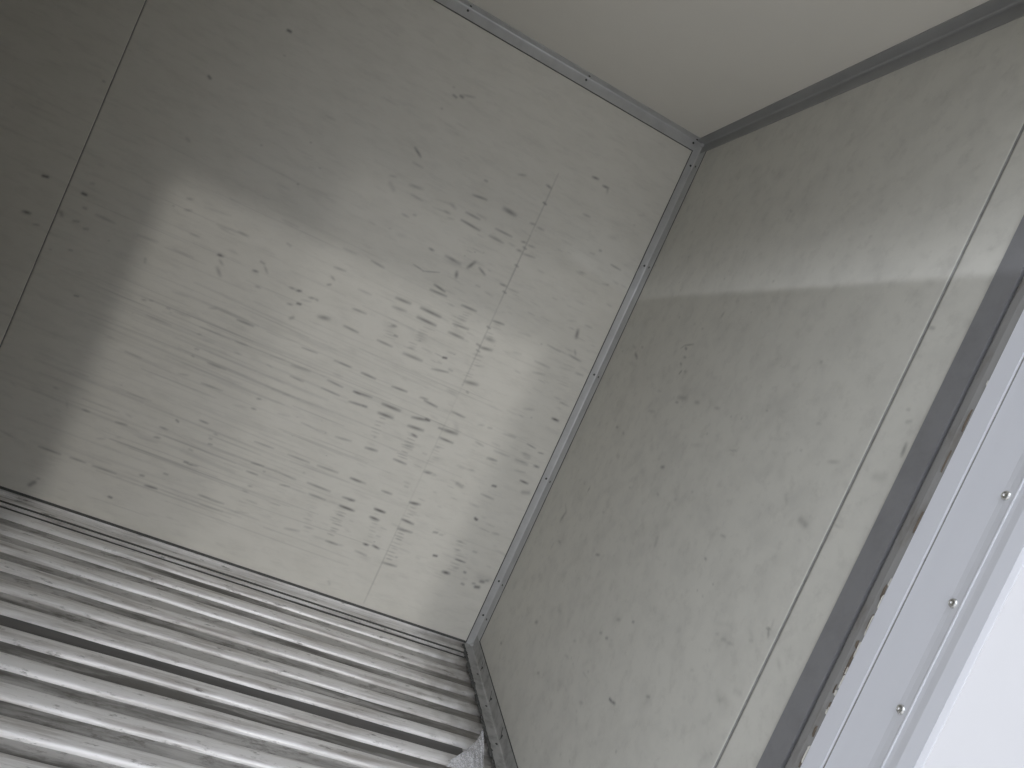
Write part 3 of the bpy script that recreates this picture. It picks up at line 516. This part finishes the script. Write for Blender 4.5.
# edge rail of the floor along the back wall
bm = bmesh.new()
extrude_profile(bm, [(0, -.018), (0, .0035), (-.0025, .0035), (-.003, -.004), (-.010, -.0075), (-.024, -.0085), (-.028, -.007), (-.031, -.003), (-.036, -.0005), (-.044, 0), (-.052, -.0006),
                     (-.0565, -.003), (-.0580, -.0175), (-.0635, -.0175), (-.0645, -.0035), (-.0680, -.002), (-.0720, -.0035), (-.073, -.009), (-.0735, -.018)], 'x', -2.6, -.034)
struct(obj('trim_5', bm, M['rib']))
bm = bmesh.new(); box(bm, -2.6, -.03, -.0026, -.0001, .0025, .0095)
bm = bmesh.new()
box(bm, -2.6, -.04, -.0640, -.0575, -.006, -.0012)  # dark strips stand in for the shade down in the rail grooves
obj('groove_shade_strip', bm, M['caulk'], bpy.data.objects['trim_5'])
bm = bmesh.new()
box(bm, -2.6, -.04, -.0825, -.0745, -.0103, -.0085)
obj('groove_shade_strip', bm, M['caulk'], bpy.data.objects['trim_5'])
bm = bmesh.new(); box(bm, -2.6, -.03, -.0026, -.0001, .0025, .0095)
seal = obj('sealant_bead', bm, M['caulk'], bpy.data.objects['trim_5'])


# ------------------------------------------------------------------ aluminium corner angles with screws
def screw(parent, loc, normal, r=.0036):
    bm = bmesh.new()
    bmesh.ops.create_uvsphere(bm, u_segments=12, v_segments=6, radius=r)
    for v in bm.verts:
        v.co.z *= 0.45
    rot = Vector(normal).to_track_quat('Z', 'Y').to_matrix()
    bmesh.ops.rotate(bm, verts=bm.verts, matrix=rot)
    bmesh.ops.translate(bm, verts=bm.verts, vec=Vector(loc))
    return obj('screw', bm, M['screw'], parent, smooth=True)


def angle(name, axis, a0, a1, corner, s0, s1, leg0, leg1, material, t=.0025, lip=.0012):
    """L profile; corner in the two other axes, s0/s1 the directions the legs run in"""
    c0, c1 = corner
    g = .0002
    pts = [(c0 + s0 * g, c1 + s1 * g), (c0 + s0 * leg0, c1 + s1 * g), (c0 + s0 * leg0, c1 + s1 * t), (c0 + s0 * (t + .004), c1 + s1 * t),
           (c0 + s0 * (t + .0012), c1 + s1 * (t + .0012)), (c0 + s0 * t, c1 + s1 * (t + .004)), (c0 + s0 * t, c1 + s1 * leg1), (c0 + s0 * g, c1 + s1 * leg1)]
    bm = bmesh.new()
    extrude_profile(bm, pts, axis, a0, a1)
    return struct(obj(name, bm, material))


def bead(parent, axis, a0, a1, p0, p1):
    bm = bmesh.new()
    if axis == 'x': box(bm, a0, a1, p0[0], p0[1], p1[0], p1[1])
    elif axis == 'y': box(bm, p0[0], p0[1], a0, a1, p1[0], p1[1])
    else: box(bm, p0[0], p0[1], p1[0], p1[1], a0, a1)
    obj('sealant_bead', bm, M['caulk'], parent)


# upright angle in the back right corner
t1 = angle('trim_1', 'z', 0.0, H, (0, 0), -1, -1, .026, .044, M['trim'], .0025)
bead(t1, 'z', 0.0, H - .03, (-.0285, -.0262), (-.002, -.0001))
bead(t1, 'z', 0.04, H - .03, (-.0016, -.0001), (-.0465, -.0442))
for z in (1.37, .984, .610, .236, .111, 1.72):
    screw(t1, (-.0125, -.0028, z), (0, -1, 0))
    screw(t1, (-.0028, -.022, z - .002), (-1, 0, 0))
# angle between ceiling and back wall
t2 = angle('trim_2', 'x', XEND, 0, (0, H), -1, -1, .030, .034, M['trim'], .0021)
bead(t2, 'x', XEND, -.03, (-.002, -.0001), (H - .0365, H - .0342))
for x in (-.036, -.434, -.833, -1.232, -1.631):
    screw(t2, (x, -.0028, H - .013), (0, -1, 0))
    screw(t2, (x + .003, -.014, H - .0028), (0, 0, -1))
# angle between ceiling and right wall
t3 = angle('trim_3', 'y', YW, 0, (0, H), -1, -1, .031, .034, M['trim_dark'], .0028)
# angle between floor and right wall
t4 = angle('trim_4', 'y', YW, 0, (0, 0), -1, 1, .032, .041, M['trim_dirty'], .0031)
bead(t4, 'y', YW, -.03, (-.002, -.0001), (.0412, .0432))
for yy in (-.168, -.328, -.488, -.648, -.808, -.968):
    screw(t4, (-.0033, yy, .022), (-1, 0, 0), .0034)
    screw(t4, (-.013, yy - .01, .0033), (0, 0, 1), .0036)
for zc in (0.0, H - .012):
    bm = bmesh.new(); box(bm, -.012, -.0003, -.012, -.0003, zc, zc + .012, .002)
    obj('corner_filler', bm, M['trim'], t1)
# hooked black scrapes beside those screws, grime packed against the rib ends
for yy in (-.160, -.318, -.482):
    bm = bmesh.new()
    for (ya, za, yb, zb) in ((.012, .034, .002, .020), (.002, .020, -.010, .018), (-.002, .018, -.004, .009)):
        a = Vector((-.0029, yy + ya, za)); b = Vector((-.0029, yy + yb, zb))
        d = (b - a).normalized(); n = Vector((0, -d.z, d.y)) * .0015
        vs = [bm.verts.new(v + Vector((dx, 0, 0))) for dx in (0, -.0006) for v in (a + n, b + n, b - n, a - n)]
        bm.faces.new(vs[4:]); bm.faces.new(vs[:4][::-1])
        for i in range(4):
            bm.faces.new((vs[i], vs[(i + 1) % 4], vs[4 + (i + 1) % 4], vs[4 + i]))
    obj('scrape', bm, M['caulk'], t4)
bm = bmesh.new()
yy = -.02
while yy > YW:
    s = rng.uniform(.004, .010)
    r = bmesh.ops.create_icosphere(bm, subdivisions=2, radius=1)
    cx = -.034 - rng.uniform(0, .003)
    for v in r['verts']:
        j = 1 + rng.uniform(-.25, .25)
        v.co = Vector((cx + v.co.x * s * .8 * j, yy + v.co.y * s * 1.4 * j, .0005 + v.co.z * s * .35 * j))
    yy -= rng.uniform(.006, .022)
g = obj('grime', bm, M['caulk'], t4, smooth=True); g['kind'] = 'stuff'

# ------------------------------------------------------------------ door frame
fr = bpy.data.objects.new('entrance_frame', None)
COL.objects.link(fr)
fr.location = (0.0, -1.36, 0.0)
fr['label'] = 'bright silver entrance frame with a column of round rivets beside the right wall'
fr['category'] = 'frame'


def fpart(name, pts, material, z0=-.02, z1=ZH):
    bm = bmesh.new()
    extrude_profile(bm, [(p[0], p[1] + 1.36) for p in pts], 'z', z0, z1)
    return obj(name, bm, material, fr)


fpart('inner_angle', [(.03, -1.2640), (-.0045, -1.2640), (-.0045, -1.3005), (.03, -1.3005)], M['jamb_dark'])
fpart('sealant_strip', [(.03, -1.3035), (-.001, -1.3035), (-.0035, -1.308), (-.004, -1.318), (-.002, -1.327), (.03, -1.3275)], M['gasket'])
fpart('groove', [(.03, -1.3005), (.002, -1.3005), (.002, -1.3035), (.03, -1.3035)], M['caulk'])
fpart('frame_flange', [(.03, -1.3275), (-.003, -1.3275), (-.003, -1.3540), (.014, -1.3541), (.03, -1.3541)], M['jamb'])
jamb = fpart('frame_panel', [(.03, -1.3541), (.014, -1.3542), (.014, -1.3562), (-.0002, -1.3568), (-.0002, -1.4080), (-.0012, -1.4150), (-.0035, -1.4235), (-.0050, -1.4262), (-.0050, -1.4276), (-.0040, -1.4280),
                             (-.0048, -1.4340), (-.0072, -1.4430), (-.0075, -1.4445), (-.0068, -1.4618), (.03, -1.4618)], M['jamb'])
fpart('joint_line', [(.012, -1.3543), (.0002, -1.3543), (.0002, -1.3566), (.012, -1.3566)], M['seam'])  # dark strip in place of the shade inside the frame groove
# ragged light chips of old sealant along the flange edge
bm = bmesh.new()
z = .35
while z < 1.5:
    hh = rng.uniform(.006, .03)
    if rng.random() < (.75 if z < .85 else .35):
        wd = rng.uniform(.0008, .0032) * (1.5 if z < .80 else .6)
        zc = z + hh / 2
        pts = []
        for i in range(9):
            a = i / 8
            pts.append((-1.3278 + 1.36 + wd * (1 if 0 < i < 8 else .2) * rng.uniform(.4, 1.1), z + hh * a))
        top = [bm.verts.new((-.0046, q[0], q[1])) for q in pts]
        bas = [bm.verts.new((-.0040, -1.3282 + 1.36, q[1])) for q in pts]
        for i in range(8):
            bm.faces.new((top[i], top[i + 1], bas[i + 1], bas[i]))
        und = [bm.verts.new((.002, q[0], q[1])) for q in pts]
        for i in range(8):
            bm.faces.new((und[i], und[i + 1], top[i + 1], top[i]))
    z += hh + rng.uniform(0, .02)
ch = obj('sealant_chips', bm, M['chip'], fr); ch['kind'] = 'stuff'


bm = bmesh.new()
z = .30
while z < 1.1:
    hh = rng.uniform(.008, .04); yc = -1.3255 + 1.36 + rng.uniform(-.001, .003); wd = rng.uniform(.0004, .0015)
    q = [(yc - wd, z), (yc + wd * .6, z + hh * .2), (yc + wd, z + hh * .7), (yc - wd * .3, z + hh)]
    a = [bm.verts.new((-.0048, *p_)) for p_ in q]; b = [bm.verts.new((-.001, *p_)) for p_ in q]
    bm.faces.new(a); bm.faces.new(b[::-1])
    for i in range(4):
        bm.faces.new((a[i], a[(i + 1) % 4], b[(i + 1) % 4], b[i]))
    z += hh + rng.uniform(.002, .03) * (1 if z < .8 else 2.5)
gg = obj('grime', bm, M['rust'], fr); gg['kind'] = 'stuff'


def rivet_mesh():
    bm = bmesh.new()
    prof = [(0.0062, 0.0), (0.0060, .0012), (.0050, .0024), (.0034, .0031), (.0022, .0032), (.0016, .0022), (0.0, .0020)]
    n = 20
    rings = []
    for r, h in prof[:-1]:
        rings.append([bm.verts.new((-h, r * math.cos(6.28318 * i / n), r * math.sin(6.28318 * i / n))) for i in range(n)])
    for a, b in zip(rings[:-1], rings[1:]):
        for i in range(n):
            bm.faces.new((a[i], a[(i + 1) % n], b[(i + 1) % n], b[i]))
    c0 = bm.verts.new((-prof[-1][1], 0, 0))
    for i in range(n):
        bm.faces.new((rings[-1][i], rings[-1][(i + 1) % n], c0))
    return bm


r0 = obj('rivet', rivet_mesh(), M['steel'], fr, smooth=True)
r0.location = (-.0012, -1.4147 + 1.36, .7395)
for kz in range(-4, 6):
    if kz == 0: continue
    c = r0.copy(); COL.objects.link(c); c.parent = fr
    c.location = (-.0012, -1.4147 + 1.36, .7395 + kz * .1404)

# ------------------------------------------------------------------ white outer skin of the truck body beyond the frame
bm = bmesh.new()
box(bm, .031, 1.3, YO + .0005, YO + .05, -.15, H + .06)
box(bm, .004, .031, YO - .0005, YO + .0002, -.15, ZH)
struct(obj('wall_outside', bm, M['door']))

# ------------------------------------------------------------------ scrap of clear plastic on the floor
ctrl = [  # rows of a crumpled sheet standing on the ribs
    [(-.172, -.640, .003), (-.160, -.622, .006), (-.150, -.610, .002), (-.145, -.600, .001)],
    [(-.150, -.650, .004), (-.135, -.610, .024), (-.118, -.585, .016), (-.120, -.575, .004)],
    [(-.135, -.690, .010), (-.112, -.620, .030), (-.092, -.560, .034), (-.085, -.540, .018)],
    [(-.115, -.700, .003), (-.098, -.640, .012), (-.080, -.570, .026), (-.074, -.518, .038)],
    [(-.105, -.730, .002), (-.086, -.660, .003), (-.072, -.590, .012), (-.066, -.530, .026)],
]
nr, ncn = len(ctrl), len(ctrl[0])
bm = bmesh.new()
RES = 6
def samp(u, v):
    i = min(int(u), nr - 2); j = min(int(v), ncn - 2); fu = u - i; fv = v - j
    A_ = Vector(ctrl[i][j]).lerp(Vector(ctrl[i + 1][j]), fu)
    B_ = Vector(ctrl[i][j + 1]).lerp(Vector(ctrl[i + 1][j + 1]), fu)
    return A_.lerp(B_, fv)
gr = []
for i in range((nr - 1) * RES + 1):
    row = []
    for j in range((ncn - 1) * RES + 1):
        p = samp(i / RES, j / RES)
        p += Vector((math.sin(i * 1.3 + j * .7) * .0009, math.sin(i * .5 - j * .6) * .001, abs(math.sin(i * .35 + j * .6)) * .005))
        row.append(bm.verts.new(p))
    gr.append(row)
for i in range(len(gr) - 1):
    for j in range(len(gr[0]) - 1):
        bm.faces.new((gr[i][j], gr[i][j + 1], gr[i + 1][j + 1], gr[i + 1][j]))
pm = bpy.data.materials.new('cloudy_plastic_film'); pm.use_nodes = True
pb = pm.node_tree.nodes['Principled BSDF']
pb.inputs['Base Color'].default_value = (.82, .82, .84, 1); pb.inputs['Roughness'].default_value = .22
pn = pm.node_tree
tr = pn.nodes.new('ShaderNodeBsdfTransparent'); mxs = pn.nodes.new('ShaderNodeMixShader'); outn = pn.nodes['Material Output']
nzz = pn.nodes.new('ShaderNodeTexNoise'); nzz.inputs['Scale'].default_value = 28
mr = pn.nodes.new('ShaderNodeMapRange'); mr.inputs[1].default_value = .35; mr.inputs[2].default_value = .65; mr.inputs[3].default_value = .22; mr.inputs[4].default_value = .62
pn.links.new(nzz.outputs['Fac'], mr.inputs[0]); pn.links.new(mr.outputs[0], mxs.inputs[0])
pn.links.new(tr.outputs[0], mxs.inputs[1]); pn.links.new(pb.outputs[0], mxs.inputs[2]); pn.links.new(mxs.outputs[0], outn.inputs['Surface'])
sc_o = obj('plastic_scrap', bm, pm, smooth=False)
sd = sc_o.modifiers.new('thickness', 'SOLIDIFY'); sd.thickness = .0004
sc_o['label'] = 'crumpled scrap of clear plastic film lying on the ribbed metal floor'
sc_o['category'] = 'plastic scrap'

# ------------------------------------------------------------------ yard outside the door
bm = bmesh.new(); box(bm, -14, 14, -16, 5, GZ - .1, GZ)
struct(obj('ground', bm, M['yard']))

# unseen block added at the right to keep sky off the box's far left
bm = bmesh.new(); box(bm, 1.6, 9, -14, -2.4, GZ, 4.8)
struct(obj('sky_blocker', bm, M['blocker']))
